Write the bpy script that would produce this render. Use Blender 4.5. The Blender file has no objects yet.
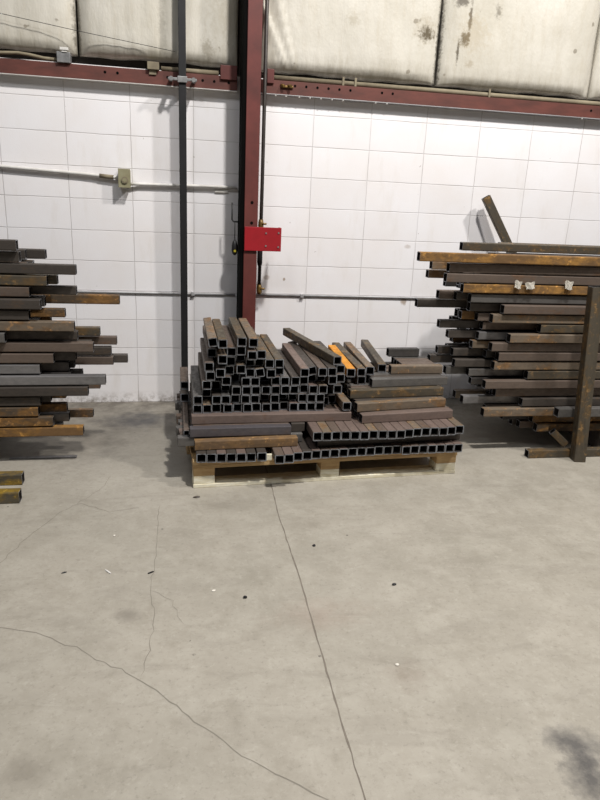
import bpy, bmesh, math, random
from mathutils import Vector, Matrix, noise
random.seed(11)
S = bpy.context.scene
COL = S.collection

# ------------------------------------------------------------------ camera
# x runs right along the block wall, y into the wall (wall face at y = 0), z up
CAM_POS = Vector((0.6908, -4.7176, 1.4618))
YAW, PITCH, ROLL, FPX = 0.19428, 0.29522, 0.04570, 650.0
F = Vector((math.sin(YAW)*math.cos(PITCH), math.cos(YAW)*math.cos(PITCH), -math.sin(PITCH)))
R0 = Vector((math.cos(YAW), -math.sin(YAW), 0)); U0 = R0.cross(F)
R = R0*math.cos(ROLL) + U0*math.sin(ROLL); U = -R0*math.sin(ROLL) + U0*math.cos(ROLL)
cam = bpy.data.objects.new('camera', bpy.data.cameras.new('camera'))
COL.objects.link(cam)
m = Matrix((R, U, -F)).transposed().to_4x4(); m.translation = CAM_POS
cam.matrix_world = m
cam.data.sensor_fit = 'VERTICAL'; cam.data.sensor_height = 24.0; cam.data.lens = FPX/800*24.0
cam.data.clip_start = 0.05; cam.data.clip_end = 100
S.camera = cam

# ------------------------------------------------------------------ light
w = bpy.data.worlds.new('world'); S.world = w; w.use_nodes = True
w.node_tree.nodes['Background'].inputs[0].default_value = (0.93, 0.95, 1.0, 1)
w.node_tree.nodes['Background'].inputs[1].default_value = 0.105
def lamp(name, loc, size, power, col, target):
    d = bpy.data.lights.new(name, 'AREA'); d.shape = 'RECTANGLE'; d.size = size[0]; d.size_y = size[1]
    d.energy = power; d.color = col
    o = bpy.data.objects.new(name, d); COL.objects.link(o); o.location = loc
    o.rotation_euler = (Vector(target)-Vector(loc)).to_track_quat('-Z', 'Y').to_euler()
    return o
lamp('bay_and_fill_light', (2.35, -3.5, 6.2), (.35, .35), 600, (1.0, 0.97, 0.93), (1.8, -1.6, 0))
lamp('bay_and_fill_light', (5.3, -3.5, 6.2), (.35, .35), 400, (1.0, 0.96, 0.92), (2.5, -1.4, 0))
lamp('bay_and_fill_light', (-1.3, -5.0, 6.2), (1.2, .6), 110, (0.93, 0.96, 1.0), (0.0, -1.5, 0))  # unseen fill lamp, added to brighten the left wall
lamp('bay_and_fill_light', (2.0, -6.0, 6.2), (.8, .6), 45, (1.0, 0.98, 0.95), (1.2, -3.0, 0))  # unseen weak fill lamp from the rear, added for the foreground floor
S.view_settings.view_transform = 'Standard'; S.view_settings.look = 'None'
S.view_settings.gamma = 1.0; S.view_settings.use_curve_mapping = False
S.view_settings.exposure = -0.70

# ------------------------------------------------------------------ materials
class NT:
    def __init__(s, name, rough=.6, metal=0.0, spec=.5):
        s.m = bpy.data.materials.new(name); s.m.use_nodes = True
        s.t = s.m.node_tree; s.b = s.t.nodes['Principled BSDF']
        s.b.inputs['Roughness'].default_value = rough; s.b.inputs['Metallic'].default_value = metal
        s.b.inputs['Specular IOR Level'].default_value = spec
    def n(s, kind, **kw):
        nd = s.t.nodes.new(kind)
        for k, v in kw.items(): setattr(nd, k, v)
        return nd
    def l(s, a, b): s.t.links.new(a, b)
    def val(s, sock, v):
        if hasattr(v, 'is_linked') or isinstance(v, bpy.types.NodeSocket): s.l(v, sock)
        else: sock.default_value = v
    def math(s, op, a, b=0.0, clamp=False):
        nd = s.n('ShaderNodeMath', operation=op); nd.use_clamp = clamp
        s.val(nd.inputs[0], a); s.val(nd.inputs[1], b); return nd.outputs[0]
    def mix(s, f, a, b, blend='MIX'):
        nd = s.n('ShaderNodeMix', data_type='RGBA', blend_type=blend)
        s.val(nd.inputs[0], f)
        for i, v in ((6, a), (7, b)):
            if isinstance(v, tuple): nd.inputs[i].default_value = (*v[:3], 1)
            else: s.l(v, nd.inputs[i])
        return nd.outputs[2]
    def coord(s, which='Object', rnd=False):
        c = s.n('ShaderNodeTexCoord').outputs[which]
        if rnd:
            oi = s.n('ShaderNodeObjectInfo'); v = s.n('ShaderNodeVectorMath', operation='SCALE')
            cb = s.n('ShaderNodeCombineXYZ')
            for i in range(3): s.l(oi.outputs['Random'], cb.inputs[i])
            s.l(cb.outputs[0], v.inputs[0]); v.inputs['Scale'].default_value = 37.0
            a = s.n('ShaderNodeVectorMath', operation='ADD'); s.l(c, a.inputs[0]); s.l(v.outputs[0], a.inputs[1])
            return a.outputs[0]
        return c
    def scale(s, c, sc):
        v = s.n('ShaderNodeVectorMath', operation='MULTIPLY'); s.l(c, v.inputs[0]); v.inputs[1].default_value = sc
        return v.outputs[0]
    def noise(s, c, sc, det=4, rough=.55, dist=0):
        nd = s.n('ShaderNodeTexNoise'); s.l(c, nd.inputs['Vector'])
        nd.inputs['Scale'].default_value = sc; nd.inputs['Detail'].default_value = det
        nd.inputs['Roughness'].default_value = rough; nd.inputs['Distortion'].default_value = dist
        return nd.outputs['Fac']
    def ramp(s, f, a, b, lo=0.0, hi=1.0):
        nd = s.n('ShaderNodeMapRange'); nd.clamp = True; s.l(f, nd.inputs[0])
        nd.inputs[1].default_value = a; nd.inputs[2].default_value = b; nd.inputs[3].default_value = lo; nd.inputs[4].default_value = hi
        return nd.outputs[0]
    def col(s, c):
        if isinstance(c, tuple): s.b.inputs['Base Color'].default_value = (*c[:3], 1)
        else: s.l(c, s.b.inputs['Base Color'])
    def bump(s, h, st=.3, d=.01):
        nd = s.n('ShaderNodeBump'); nd.inputs['Strength'].default_value = st; nd.inputs['Distance'].default_value = d
        s.l(h, nd.inputs['Height']); s.l(nd.outputs[0], s.b.inputs['Normal'])
    def blob(s, c, centre, rad, wob=None, soft=1.0):
        """soft round mask at a place on the object, its edge broken up by noise"""
        v = s.n('ShaderNodeVectorMath', operation='SUBTRACT'); s.l(c, v.inputs[0]); v.inputs[1].default_value = centre
        d = s.n('ShaderNodeVectorMath', operation='DIVIDE'); s.l(v.outputs[0], d.inputs[0]); d.inputs[1].default_value = rad
        L = s.n('ShaderNodeVectorMath', operation='LENGTH'); s.l(d.outputs[0], L.inputs[0])
        x = L.outputs['Value']
        if wob is not None: x = s.math('ADD', x, wob)
        return s.ramp(x, 1.0-soft, 1.0, 1.0, 0.0)

def srgb(r, g, b):
    f = lambda c: (c/255/12.92) if c <= 10 else ((c/255+.055)/1.055)**2.4
    return (f(r), f(g), f(b))

STEEL = {}
def steel(name, base, rust, amount, rough=.55, metal=.25):
    base = tuple(v*.84 for v in base)
    t = NT('steel_'+name, rough, metal)
    c = t.coord('Object', True)
    n1 = t.noise(t.scale(c, (1, 2, 2)), 7, 5, .7)
    n2 = t.noise(t.scale(c, (1, 2, 2)), 26, 4, .65)
    n3 = t.noise(t.scale(c, (.5, 2, 2)), 3.3, 3, .5)
    n4 = t.noise(c, 34, 3, .6)
    m1 = t.ramp(n1, .66-amount*.36, .76-amount*.28)
    dark = tuple(x*.72 for x in base)
    b = t.mix(t.ramp(n2, .35, .7), base, dark)
    b = t.mix(t.ramp(n3, .45, .8, 0, .4), b, tuple(min(1, x*1.6+.015) for x in base))
    r2 = t.mix(t.ramp(n2, .4, .7), rust, tuple(x*.55 for x in rust))
    cc = t.mix(t.math('MULTIPLY', m1, min(1, .35+amount)), b, r2)
    if amount > .4:
        cc = t.mix(t.math('MULTIPLY', t.ramp(n4, .6, .68, 0, .65), t.ramp(n1, .4, .55)), cc, tuple(min(1, x*2.1+.01) for x in rust))
    t.col(cc)
    t.l(t.ramp(n2, .3, .7, rough-.12, rough+.2), t.b.inputs['Roughness'])
    t.bump(n2, .2, .0015)
    STEEL[name] = t.m
RUST = srgb(150, 96, 42)
steel('dark', srgb(78, 71, 65), srgb(96, 76, 56), .25)
steel('black', srgb(54, 50, 47), srgb(80, 64, 50), .3)  # mill scale blackened further, puts the shade deep in the stacks into the colour
steel('brown', srgb(108, 94, 84), srgb(112, 82, 58), .3)
steel('mauve', srgb(124, 107, 99), srgb(118, 90, 72), .25)
steel('tan', srgb(126, 112, 96), srgb(134, 100, 62), .45)
steel('olive', srgb(90, 82, 69), srgb(116, 90, 54), .45)
steel('rust', srgb(84, 70, 54), srgb(130, 94, 48), .6, .75, .05)
steel('orange', srgb(116, 86, 50), srgb(154, 112, 52), .6, .8, .0)
steel('bright_orange', srgb(222, 152, 52), srgb(196, 122, 40), .4, .85, 0)
steel('grey', srgb(112, 109, 106), srgb(102, 90, 78), .2, .45, .4)
steel('silver', srgb(142, 140, 140), srgb(112, 104, 96), .2, .4, .5)
steel('bluegrey', srgb(98, 94, 98), srgb(104, 86, 74), .25, .45, .35)
steel('spotted', srgb(96, 88, 72), srgb(150, 122, 46), .7)
steel('woody', srgb(118, 94, 68), srgb(136, 104, 64), .5, .7, .1)
t = NT('cut_edge', .38, .55); c = t.coord('Object', True)
t.col(t.mix(t.ramp(t.noise(c, 40, 3), .4, .65), srgb(152, 157, 165), srgb(98, 97, 99))); CUT = t.m
t = NT('tube_inside', .85, .1); t.col(t.mix(t.noise(t.coord('Object', True), 20, 3), srgb(26, 23, 22), srgb(46, 38, 32))); INSIDE = t.m

t = NT('painted_block', .6, 0, .35)
c = t.coord('Object')
sx = t.n('ShaderNodeSeparateXYZ'); t.l(c, sx.inputs[0]); cb = t.n('ShaderNodeCombineXYZ')
wx = t.math('ADD', sx.outputs[0], t.math('MULTIPLY', t.math('SUBTRACT', t.noise(c, 9, 3), .5), .008))
wz = t.math('ADD', sx.outputs[2], t.math('MULTIPLY', t.math('SUBTRACT', t.noise(c, 7, 3), .5), .008))
t.l(wx, cb.inputs[0]); t.l(wz, cb.inputs[1])
br = t.n('ShaderNodeTexBrick'); br.offset = 0.0; br.squash = 1.0
t.l(cb.outputs[0], br.inputs['Vector']); br.inputs['Scale'].default_value = 1.0
br.inputs['Mortar Size'].default_value = .0035; br.inputs['Mortar Smooth'].default_value = .6
br.inputs['Brick Width'].default_value = .4064; br.inputs['Row Height'].default_value = .2032
br.inputs['Color1'].default_value = (1, 1, 1, 1); br.inputs['Color2'].default_value = (.955, .955, .955, 1); br.inputs['Mortar'].default_value = (.9, .9, .9, 1)
mort = br.outputs['Fac']
base = t.mix(t.ramp(t.noise(c, 2.2, 4, .6), .4, .75, 0, .55), srgb(240, 238, 240), srgb(232, 225, 221))
base = t.mix(t.ramp(t.noise(t.scale(c, (4, 4, 1)), 1.6, 5, .65), .55, .78, 0, .4), base, srgb(214, 206, 196))
base = t.mix(1.0, base, br.outputs['Color'], 'MULTIPLY')
fade = t.ramp(t.noise(c, 3.1, 3), .35, .6, .15, .75)
base = t.mix(t.math('MULTIPLY', mort, fade), base, srgb(188, 183, 180))
sp = t.ramp(t.noise(c, 30, 2, .4), .76, .79, 0, .6); base = t.mix(sp, base, srgb(150, 142, 134))
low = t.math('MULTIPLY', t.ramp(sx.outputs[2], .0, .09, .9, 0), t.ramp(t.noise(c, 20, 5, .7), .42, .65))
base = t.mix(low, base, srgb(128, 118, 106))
nb = t.math('MULTIPLY', t.math('SUBTRACT', t.noise(c, 22, 3), .5), 1.2)
for cx, cz, rx, rz, f in ((2.385, .775, .03, .04, .8), (1.33, .93, .03, .02, .55), (1.46, .92, .012, .015, .9),  (2.38, 1.18, .03, .02, .4)):
    base = t.mix(t.math('MULTIPLY', t.blob(c, (cx, 0, cz), (rx, 9, rz), nb, .5), f), base, srgb(160, 142, 124))
t.col(base)
t.bump(t.math('SUBTRACT', t.math('MULTIPLY', t.noise(c, 120, 4), .25), mort), .5, .004)
BLOCK = t.m

t = NT('concrete', .55, 0, .4)
c = t.coord('Object')
n1 = t.noise(c, 1.1, 6, .6); n2 = t.noise(c, 6, 6, .7); n3 = t.noise(c, 60, 4, .7); n4 = t.noise(t.scale(c, (1, 3, 1)), 2.5, 5, .7, 1.0)
base = t.mix(t.ramp(n1, .35, .7), srgb(160, 154, 143), srgb(146, 141, 130))
base = t.mix(t.ramp(n2, .42, .66, 0, .5), base, srgb(172, 167, 156))
base = t.mix(t.ramp(t.noise(c, 16, 5, .75), .5, .68, 0, .5), base, srgb(140, 134, 122))
base = t.mix(t.ramp(t.noise(t.scale(c, (1.5, 1, 1)), 3.2, 6, .75, .6), .53, .68, 0, .35), base, srgb(134, 128, 116))
base = t.mix(t.ramp(n4, .52, .75, 0, .5), base, srgb(132, 126, 116))
base = t.mix(t.ramp(n3, .56, .7, 0, .4), base, srgb(112, 106, 98))
base = t.mix(t.ramp(t.noise(c, 34, 5, .8), .54, .7, 0, .4), base, srgb(180, 175, 164))
vo = t.n('ShaderNodeTexVoronoi'); t.l(c, vo.inputs['Vector']); vo.inputs['Scale'].default_value = 7
base = t.mix(t.math('MULTIPLY', t.ramp(vo.outputs['Distance'], .03, .05, 1, 0), t.ramp(n2, .5, .55)), base, srgb(96, 90, 84))
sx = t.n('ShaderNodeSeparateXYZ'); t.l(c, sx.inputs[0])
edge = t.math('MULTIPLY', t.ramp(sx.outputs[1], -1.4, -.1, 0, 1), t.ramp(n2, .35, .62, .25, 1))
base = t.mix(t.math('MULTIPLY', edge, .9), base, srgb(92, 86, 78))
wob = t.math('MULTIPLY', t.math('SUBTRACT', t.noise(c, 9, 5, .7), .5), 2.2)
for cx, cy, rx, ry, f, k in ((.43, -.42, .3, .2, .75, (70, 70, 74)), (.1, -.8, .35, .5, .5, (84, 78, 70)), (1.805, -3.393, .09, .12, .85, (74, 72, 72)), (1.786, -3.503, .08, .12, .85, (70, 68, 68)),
        (.5, -2.62, .06, .05, .5, (110, 104, 96)), (.28, -3.28, .09, .07, .45, (112, 106, 96)), (1.42, -3.05, .1, .08, .3, (122, 104, 92)), (2.2, -.95, .5, .25, .4, (120, 108, 92)), (1.2, -2.7, .2, .12, .25, (140, 116, 104)), (1.3, -2.0, .15, .08, .25, (126, 118, 106)), (.9, -1.75, .25, .1, .35, (118, 112, 102))):
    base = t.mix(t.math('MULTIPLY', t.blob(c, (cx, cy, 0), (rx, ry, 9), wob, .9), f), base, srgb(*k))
t.col(base); t.bump(t.math('ADD', n3, n2), .12, .003)
t.l(t.ramp(n2, .3, .7, .42, .62), t.b.inputs['Roughness'])
CONCRETE = t.m
t = NT('crack_dirt', .9); t.col(t.mix(t.noise(t.coord(), 30, 3), srgb(116, 110, 101), srgb(142, 136, 126))); CRACK = t.m
t = NT('joint_dirt', .9); t.col(t.mix(t.noise(t.coord(), 22, 3), srgb(92, 85, 77), srgb(132, 124, 113))); JOINT = t.m

t = NT('vinyl_insulation', .42, 0, .4)
c = t.coord('Object')
n1 = t.noise(c, 2.0, 5, .6); n2 = t.noise(t.scale(c, (5, 1, 1)), 5, 5, .7)
sx = t.n('ShaderNodeSeparateXYZ'); t.l(c, sx.inputs[0])
base = t.mix(t.ramp(n1, .35, .7), srgb(206, 202, 192), srgb(188, 183, 170))
base = t.mix(t.ramp(n2, .5, .8, 0, .45), base, srgb(176, 166, 146))
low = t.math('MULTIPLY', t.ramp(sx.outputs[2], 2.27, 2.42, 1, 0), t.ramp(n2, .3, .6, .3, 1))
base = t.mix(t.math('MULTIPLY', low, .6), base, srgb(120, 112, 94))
base = t.mix(t.ramp(t.noise(c, 16, 2, .3), .77, .8, 0, .6), base, srgb(110, 100, 84))
fine = t.math('MULTIPLY', t.math('SUBTRACT', t.noise(c, 40, 4, .7), .5), 2.5)
for cx, cz, rx, rz, f, k in ((2.37, 2.585, .07, .05, 1.0, (40, 36, 30)), (2.37, 2.60, .12, .10, .35, (150, 136, 110)), (2.64, 2.575, .04, .05, 1.0, (84, 74, 58)), (2.665, 2.69, .016, .16, .9, (90, 80, 64)), (2.60, 2.49, .012, .10, .9, (80, 72, 58)),
        (2.70, 2.42, .04, .03, .4, (140, 124, 98)), (2.60, 2.80, .06, .05, .8, (76, 68, 56)), (2.86, 2.76, .03, .05, .6, (90, 82, 68)), (2.70, 2.6, .14, .14, .35, (168, 152, 122)), (1.85, 2.62, .05, .05, .35, (150, 140, 116)), (1.1, 2.6, .25, .3, .3, (160, 150, 128)), (2.475, 2.5, .028, .5, .8, (66, 62, 54)), (.10, 2.4, .03, .4, .7, (90, 84, 72)), (.62, 2.45, .03, .25, .3, (110, 104, 90)), (.9, 2.36, .05, .08, .45, (120, 110, 90))):
    base = t.mix(t.math('MULTIPLY', t.blob(c, (cx, 0, cz), (rx, 9, rz), fine, .7), f), base, srgb(*k))
t.col(base)
t.bump(t.math('ADD', t.noise(t.scale(c, (3, 1, 1)), 9, 4, .6), t.math('MULTIPLY', t.noise(c, 50, 3), .3)), .35, .01)
VINYL = t.m

def simple(name, a, b=None, sc=12, rough=.6, metal=0.0, bump=0, rnd=False, stretch=(1, 1, 1)):
    t = NT(name, rough, metal); c = t.scale(t.coord('Object', rnd), stretch)
    n = t.noise(c, sc, 5, .65)
    t.col(t.mix(t.ramp(n, .35, .68), srgb(*a), srgb(*(b or tuple(int(x*.8) for x in a)))))
    if bump: t.bump(n, bump, .004)
    return t.m
RED = simple('red_oxide_paint', (106, 52, 47), (84, 42, 38), 6, .5, 0, .1)
GIRT = simple('red_oxide_girt', (104, 56, 47), (80, 44, 37), 5, .6, 0, .1, False, (1, 3, 3))
BRIGHT_RED = simple('bright_red_paint', (160, 28, 38), (142, 25, 33), 8, .4)
BLACK = simple('black_paint', (26, 26, 28), (18, 18, 20), 20, .5)
HOLE_SHADE = simple('hole_shade_dark', (10, 9, 8), (7, 6, 6), 10, 1.0); HOLE_SHADE.node_tree.nodes['Principled BSDF'].inputs['Specular IOR Level'].default_value = .1
PIPE = simple('old_black_pipe', (62, 56, 52), (46, 42, 40), 18, .5, .3)
BRASS = simple('brass_fitting', (142, 112, 58), (98, 78, 44), 30, .45, .5)
GREYM = simple('galvanised', (150, 150, 150), (118, 118, 118), 25, .45, .4)
CONDUIT_WHITE = simple('white_painted_conduit', (222, 220, 216), (196, 192, 186), 14, .5)
CONDUIT_GREY = simple('grey_conduit', (176, 176, 178), (150, 148, 148), 14, .5, .2)
BEIGE = simple('beige_box_paint', (150, 146, 118), (132, 126, 98), 14, .55)
DULLTAN = simple('dusty_tan', (138, 128, 106), (112, 102, 84), 10, .75)
WOOD = simple('pallet_wood', (196, 166, 120), (160, 128, 86), 9, .75, 0, .3, True, (1, 5, 5))
WHITEWOOD = simple('whitewashed_wood', (236, 232, 214), (206, 194, 160), 12, .75, 0, .3, True, (1, 4, 4))
PAPER = simple('paper', (226, 222, 212), (200, 194, 182), 20, .8)
BACKING = simple('dark_backing', (52, 46, 40), (36, 32, 28), 6, .9)
YELLOW = simple('yellow_plastic', (186, 170, 50), (160, 146, 40), 20, .5)

# ------------------------------------------------------------------ mesh helpers
def link(name, bm, mats, parent=None, loc=None):
    me = bpy.data.meshes.new(name)
    bmesh.ops.recalc_face_normals(bm, faces=bm.faces)
    bm.to_mesh(me); bm.free()
    for mm in (mats if isinstance(mats, (list, tuple)) else [mats]): me.materials.append(mm)
    o = bpy.data.objects.new(name, me); COL.objects.link(o)
    if parent: o.parent = parent
    if loc is not None: o.location = loc
    return o
def tag(o, label, cat, group=None):
    o['label'] = label; o['category'] = cat
    if group: o['group'] = group
    return o
def empty(name, loc, label, cat, group=None, rot=None):
    o = bpy.data.objects.new(name, None); COL.objects.link(o); o.location = loc; o.empty_display_size = .05
    if rot: o.rotation_euler = rot
    return tag(o, label, cat, group)
def struct(o): o['kind'] = 'structure'; return o
def box(bm, a, b, bev=0.0, mi=0, mat=None):
    """box between corners a and b, optionally bevelled and transformed"""
    r = bmesh.ops.create_cube(bm, size=1.0); vs = r['verts']
    for v in vs: v.co = Vector([a[i]+(b[i]-a[i])*(v.co[i]+.5) for i in range(3)])
    fs = list({f for v in vs for f in v.link_faces})
    for f in fs: f.material_index = mi
    if bev > 0:
        es = list({e for v in vs for e in v.link_edges})
        rr = bmesh.ops.bevel(bm, geom=es, offset=bev, segments=2, affect='EDGES', profile=.6)
        vs = list({v for f in rr['faces'] for v in f.verts} | {v for v in vs if v.is_valid})
        for f in rr['faces']: f.material_index = mi
    if mat: bmesh.ops.transform(bm, matrix=mat, verts=[v for v in vs if v.is_valid])
    return vs
def pipe(bm, pts, rad, seg=10, mi=0, cap=True):
    pts = [Vector(p) for p in pts]; rings = []
    up = Vector((0, 0, 1))
    for i, p in enumerate(pts):
        d = (pts[min(i+1, len(pts)-1)]-pts[max(i-1, 0)]).normalized()
        a = d.cross(up if abs(d.z) < .9 else Vector((1, 0, 0))).normalized(); b = d.cross(a)
        if i and rings:
            pa = rings[-1][1]; a = (pa-d*pa.dot(d)).normalized(); b = d.cross(a)
        r = rad[i] if isinstance(rad, (list, tuple)) else rad
        rings.append(([bm.verts.new(p+a*math.cos(2*math.pi*k/seg)*r+b*math.sin(2*math.pi*k/seg)*r) for k in range(seg)], a))
    for i in range(len(rings)-1):
        A, B = rings[i][0], rings[i+1][0]
        for k in range(seg):
            f = bm.faces.new((A[k], A[(k+1) % seg], B[(k+1) % seg], B[k])); f.material_index = mi; f.smooth = True
    if cap:
        for rg in (rings[0][0], rings[-1][0]):
            f = bm.faces.new(rg); f.material_index = mi

TUBES = {}; ALL = []
def tube_mesh(L, s, wall, mat):
    """hollow square tube along +x from the origin, rounded corners, cut rims"""
    key = (round(L, 2), s, wall, mat)
    if key in TUBES: return TUBES[key]
    bm = bmesh.new()
    def ring(x, h, r):
        out = []
        for sy, sz, a0 in ((1, 1, 0), (-1, 1, 90), (-1, -1, 180), (1, -1, 270)):
            for da in (0, 45, 90):
                an = math.radians(a0+da)
                out.append(bm.verts.new((x, sy*(h-r)+r*math.cos(an), sz*(h-r)+r*math.sin(an))))
        return out
    h = s/2; r = .0045; ri = .002
    o0, o1 = ring(0, h, r), ring(L, h, r); i0, i1 = ring(0, h-wall, ri), ring(L, h-wall, ri)
    n = 12
    for k in range(n):
        q = (k+1) % n
        for vs, mi in (((o0[k], o1[k], o1[q], o0[q]), 0), ((i0[k], i0[q], i1[q], i1[k]), 2), ((o0[k], o0[q], i0[q], i0[k]), 1), ((o1[k], i1[k], i1[q], o1[q]), 1)):
            f = bm.faces.new(vs); f.material_index = mi
    # weld seam line inside the tube
    me = bpy.data.meshes.new('steel_tube'); bm.to_mesh(me); bm.free()
    for mm in (STEEL[mat], CUT, INSIDE): me.materials.append(mm)
    TUBES[key] = me
    return me
def tube(a, d, L, mat, label, group, s=.0500, wall=.0045, roll=0.0, cat='steel tube'):
    """square tube whose one end's centre is at a, running along d"""
    o = bpy.data.objects.new('steel_tube', tube_mesh(L, s, wall, mat)); COL.objects.link(o); ALL.append(o)
    x = Vector(d).normalized(); y = Vector((0, 0, 1)).cross(x).normalized(); z = x.cross(y)
    rm = Matrix((x, y, z)).transposed() @ Matrix.Rotation(math.radians(roll), 3, 'X')
    mm = rm.to_4x4(); mm.translation = Vector(a); o.matrix_world = mm
    return tag(o, label, cat, group)
ORD = ['', 'first', 'second', 'third', 'fourth', 'fifth', 'sixth', 'seventh', 'eighth', 'ninth', 'tenth', 'eleventh', 'twelfth', 'thirteenth', 'fourteenth', 'fifteenth', 'sixteenth', 'seventeenth', 'eighteenth', 'nineteenth', 'twentieth', 'twenty-first', 'twenty-second', 'twenty-third', 'twenty-fourth', 'twenty-fifth', 'twenty-sixth', 'twenty-seventh', 'twenty-eighth']
LOOK = {'black': 'blackish', 'dark': 'dark', 'brown': 'brown', 'mauve': 'purplish brown', 'tan': 'tan brown', 'olive': 'olive brown', 'rust': 'rust-mottled', 'orange': 'orange rusted', 'bright_orange': 'bright orange', 'grey': 'grey', 'silver': 'pale grey', 'bluegrey': 'blue-grey', 'woody': 'wood-brown'}

SMALL = {47, 54, 55, 59, 60, 61, 62, 64, 65, 66, 67, 68, 69, 73, 74, 75, 76, 77, 78, 79, 80, 81, 82, 83, 84, 85, 93, 94, 95, 96, 97, 98, 99, 100, 197, 198, 199, 200, 201, 202, 205, 206, 207, 208, 209, 210, 214, 215, 216, 220, 236, 237, 238, 239, 240, 241, 242, 243, 247, 248, 249, 250, 251, 252, 253, 256, 257, 258, 259, 260, 261, 262, 263, 267, 268, 269, 270, 271, 272, 273, 275, 277, 278, 279, 280, 281, 282, 283, 287, 288, 289, 290, 291, 292, 293, 299, 300, 301, 302, 303, 306, 308, 309, 310, 311, 312, 313, 316, 318, 319, 320, 321, 322, 323, 326, 328, 329, 330, 331, 332, 333, 337, 338, 339, 340, 341, 342, 343, 346, 347, 348, 349, 350, 351, 352, 353, 358, 359, 360, 361, 362, 363, 366, 367, 368, 369, 370, 371, 372, 373, 376, 377, 378, 379, 380, 381, 382, 383, 387, 388, 389, 390, 391, 392, 393, 395, 398, 399, 400, 401, 402, 403, 408, 409, 410, 411, 412, 413, 414, 417, 418, 419, 420, 421, 422, 423, 424, 427, 428, 429, 430, 431, 432, 433, 434, 437, 439, 440, 441, 442, 443, 444, 446, 447, 448, 449, 450, 451, 452, 453, 454, 457, 458, 459, 460, 461, 462, 463, 464, 468, 469, 470, 471, 472, 473, 474, 479, 480, 481, 482, 483, 484, 490, 491, 492, 493, 494, 497, 498, 500, 501, 502, 503, 504, 508, 509, 510, 511, 512, 513, 514, 518, 520, 521, 522, 523, 524, 529, 530, 531, 532, 533, 534, 537, 539, 540, 541, 542, 543, 544, 548, 549, 550, 551, 552, 553, 557, 558, 559, 560, 561, 562, 563, 564, 567, 569, 570, 571, 572, 573, 574, 576, 578, 579, 580, 581, 582, 583, 584}
HEAP = [
    (0.7935, -1.375, 0.3805, 0), (0.8452, -1.374, 0.3805, 0), (0.8946, -1.362, 0.3805, 0), (0.9563, -1.371, 0.3805, 0), (1.0086, -1.359, 0.3805, 0),
    (1.0626, -1.368, 0.3805, 0), (1.112, -1.357, 0.3805, 0), (1.1662, -1.365, 0.3805, 0), (1.2158, -1.354, 0.3805, 0), (1.2681, -1.333, 0.3805, 0),
    (1.3175, -1.362, 0.3805, 0), (1.3669, -1.36, 0.3805, 0), (1.4163, -1.359, 0.3805, 0), (1.4657, -1.358, 0.3805, 0), (1.5645, -1.217, 0.3805, 0),
    (1.5151, -1.257, 0.3805, 0), (1.6139, -1.385, 0.3886, 0), (1.4657, -1.358, 0.4299, 0), (1.1017, -1.367, 0.4299, 0), (1.1614, -1.306, 0.4299, 0),
    (1.2109, -1.364, 0.4299, 0), (1.4163, -1.359, 0.4299, 0), (0.7959, -1.374, 0.4299, 0), (0.8947, -1.373, 0.4299, 0), (0.9441, -1.371, 0.4299, 0),
    (0.9969, -1.35, 0.4299, 0), (1.05, -1.368, 0.4299, 0), (1.2666, -1.283, 0.4299, 0), (1.3175, -1.312, 0.4299, 0), (1.3669, -1.351, 0.4299, 0),
    (1.5526, -1.207, 0.4299, 0), (0.8453, -1.294, 0.4495, 0), (1.4793, -1.358, 0.4793, 0), (1.055, -1.368, 0.4793, 0), (1.1059, -1.367, 0.4793, 0),
    (1.1615, -1.365, 0.4793, 0), (1.2142, -1.364, 0.4793, 0), (1.424, -1.359, 0.4793, 0), (0.9475, -1.291, 0.4793, 0), (1.5622, -1.356, 0.4793, 0),
    (1.0006, -1.37, 0.4793, 0), (0.8981, -1.252, 0.4793, 0), (1.2681, -1.363, 0.4793, 0), (1.3175, -1.361, 0.4793, 0), (1.3746, -1.34, 0.4793, 0),
    (0.8425, -1.374, 0.513, 0), (0.948, -1.351, 0.5287, 0), (1.1006, -1.367, 0.5287, 0), (1.1642, -1.266, 0.5287, 0), (1.2136, -1.354, 0.5287, 0),
    (1.4299, -1.279, 0.5287, 0), (1.4842, -1.268, 0.5287, 0), (1.5336, -1.346, 0.5287, 0), (1.588, -1.305, 0.5287, 0), (1.0018, -1.27, 0.5287, 0),
    (1.2636, -1.363, 0.5287, 0), (1.3223, -1.361, 0.5287, 0), (1.3734, -1.34, 0.5287, 0), (1.0512, -1.368, 0.5287, 0), (0.8618, -1.373, 0.5624, 0),
    (0.9144, -1.372, 0.5781, 0), (1.1252, -1.366, 0.5781, -9), (1.1835, -1.385, 0.5781, 0), (1.4713, -1.358, 0.5781, 0), (1.5258, -1.356, 0.5781, 0),
    (1.5876, -1.295, 0.5781, 0), (0.9667, -1.311, 0.5781, 0), (1.2375, -1.324, 0.5781, 0), (1.3694, -1.37, 0.5781, 0), (1.4195, -1.329, 0.5781, -12),
    (1.0732, -1.368, 0.5781, 0), (1.0238, -1.369, 0.5978, 0), (0.8548, -1.373, 0.6118, 0), (1.1264, -1.316, 0.6275, 0), (1.1758, -1.365, 0.6275, 0),
    (1.2286, -1.364, 0.6275, 0), (1.077, -1.318, 0.6275, 0), (0.9744, -1.31, 0.6275, 0), (1.0276, -1.289, 0.6472, 0), (0.9248, -1.371, 0.6516, 0),
    (0.8754, -1.253, 0.6612, 0), (1.1312, -1.366, 0.6769, 0), (1.0792, -1.387, 0.6769, 0), (0.9742, -1.34, 0.686, 0), (1.0236, -1.359, 0.6966, 0),
    (0.925, -1.371, 0.7359, -1), (1.0864, -1.367, 0.7411, 0), (0.8735, -1.373, 0.7439, -8), (1.0255, -1.369, 0.746, 0),
]
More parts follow.
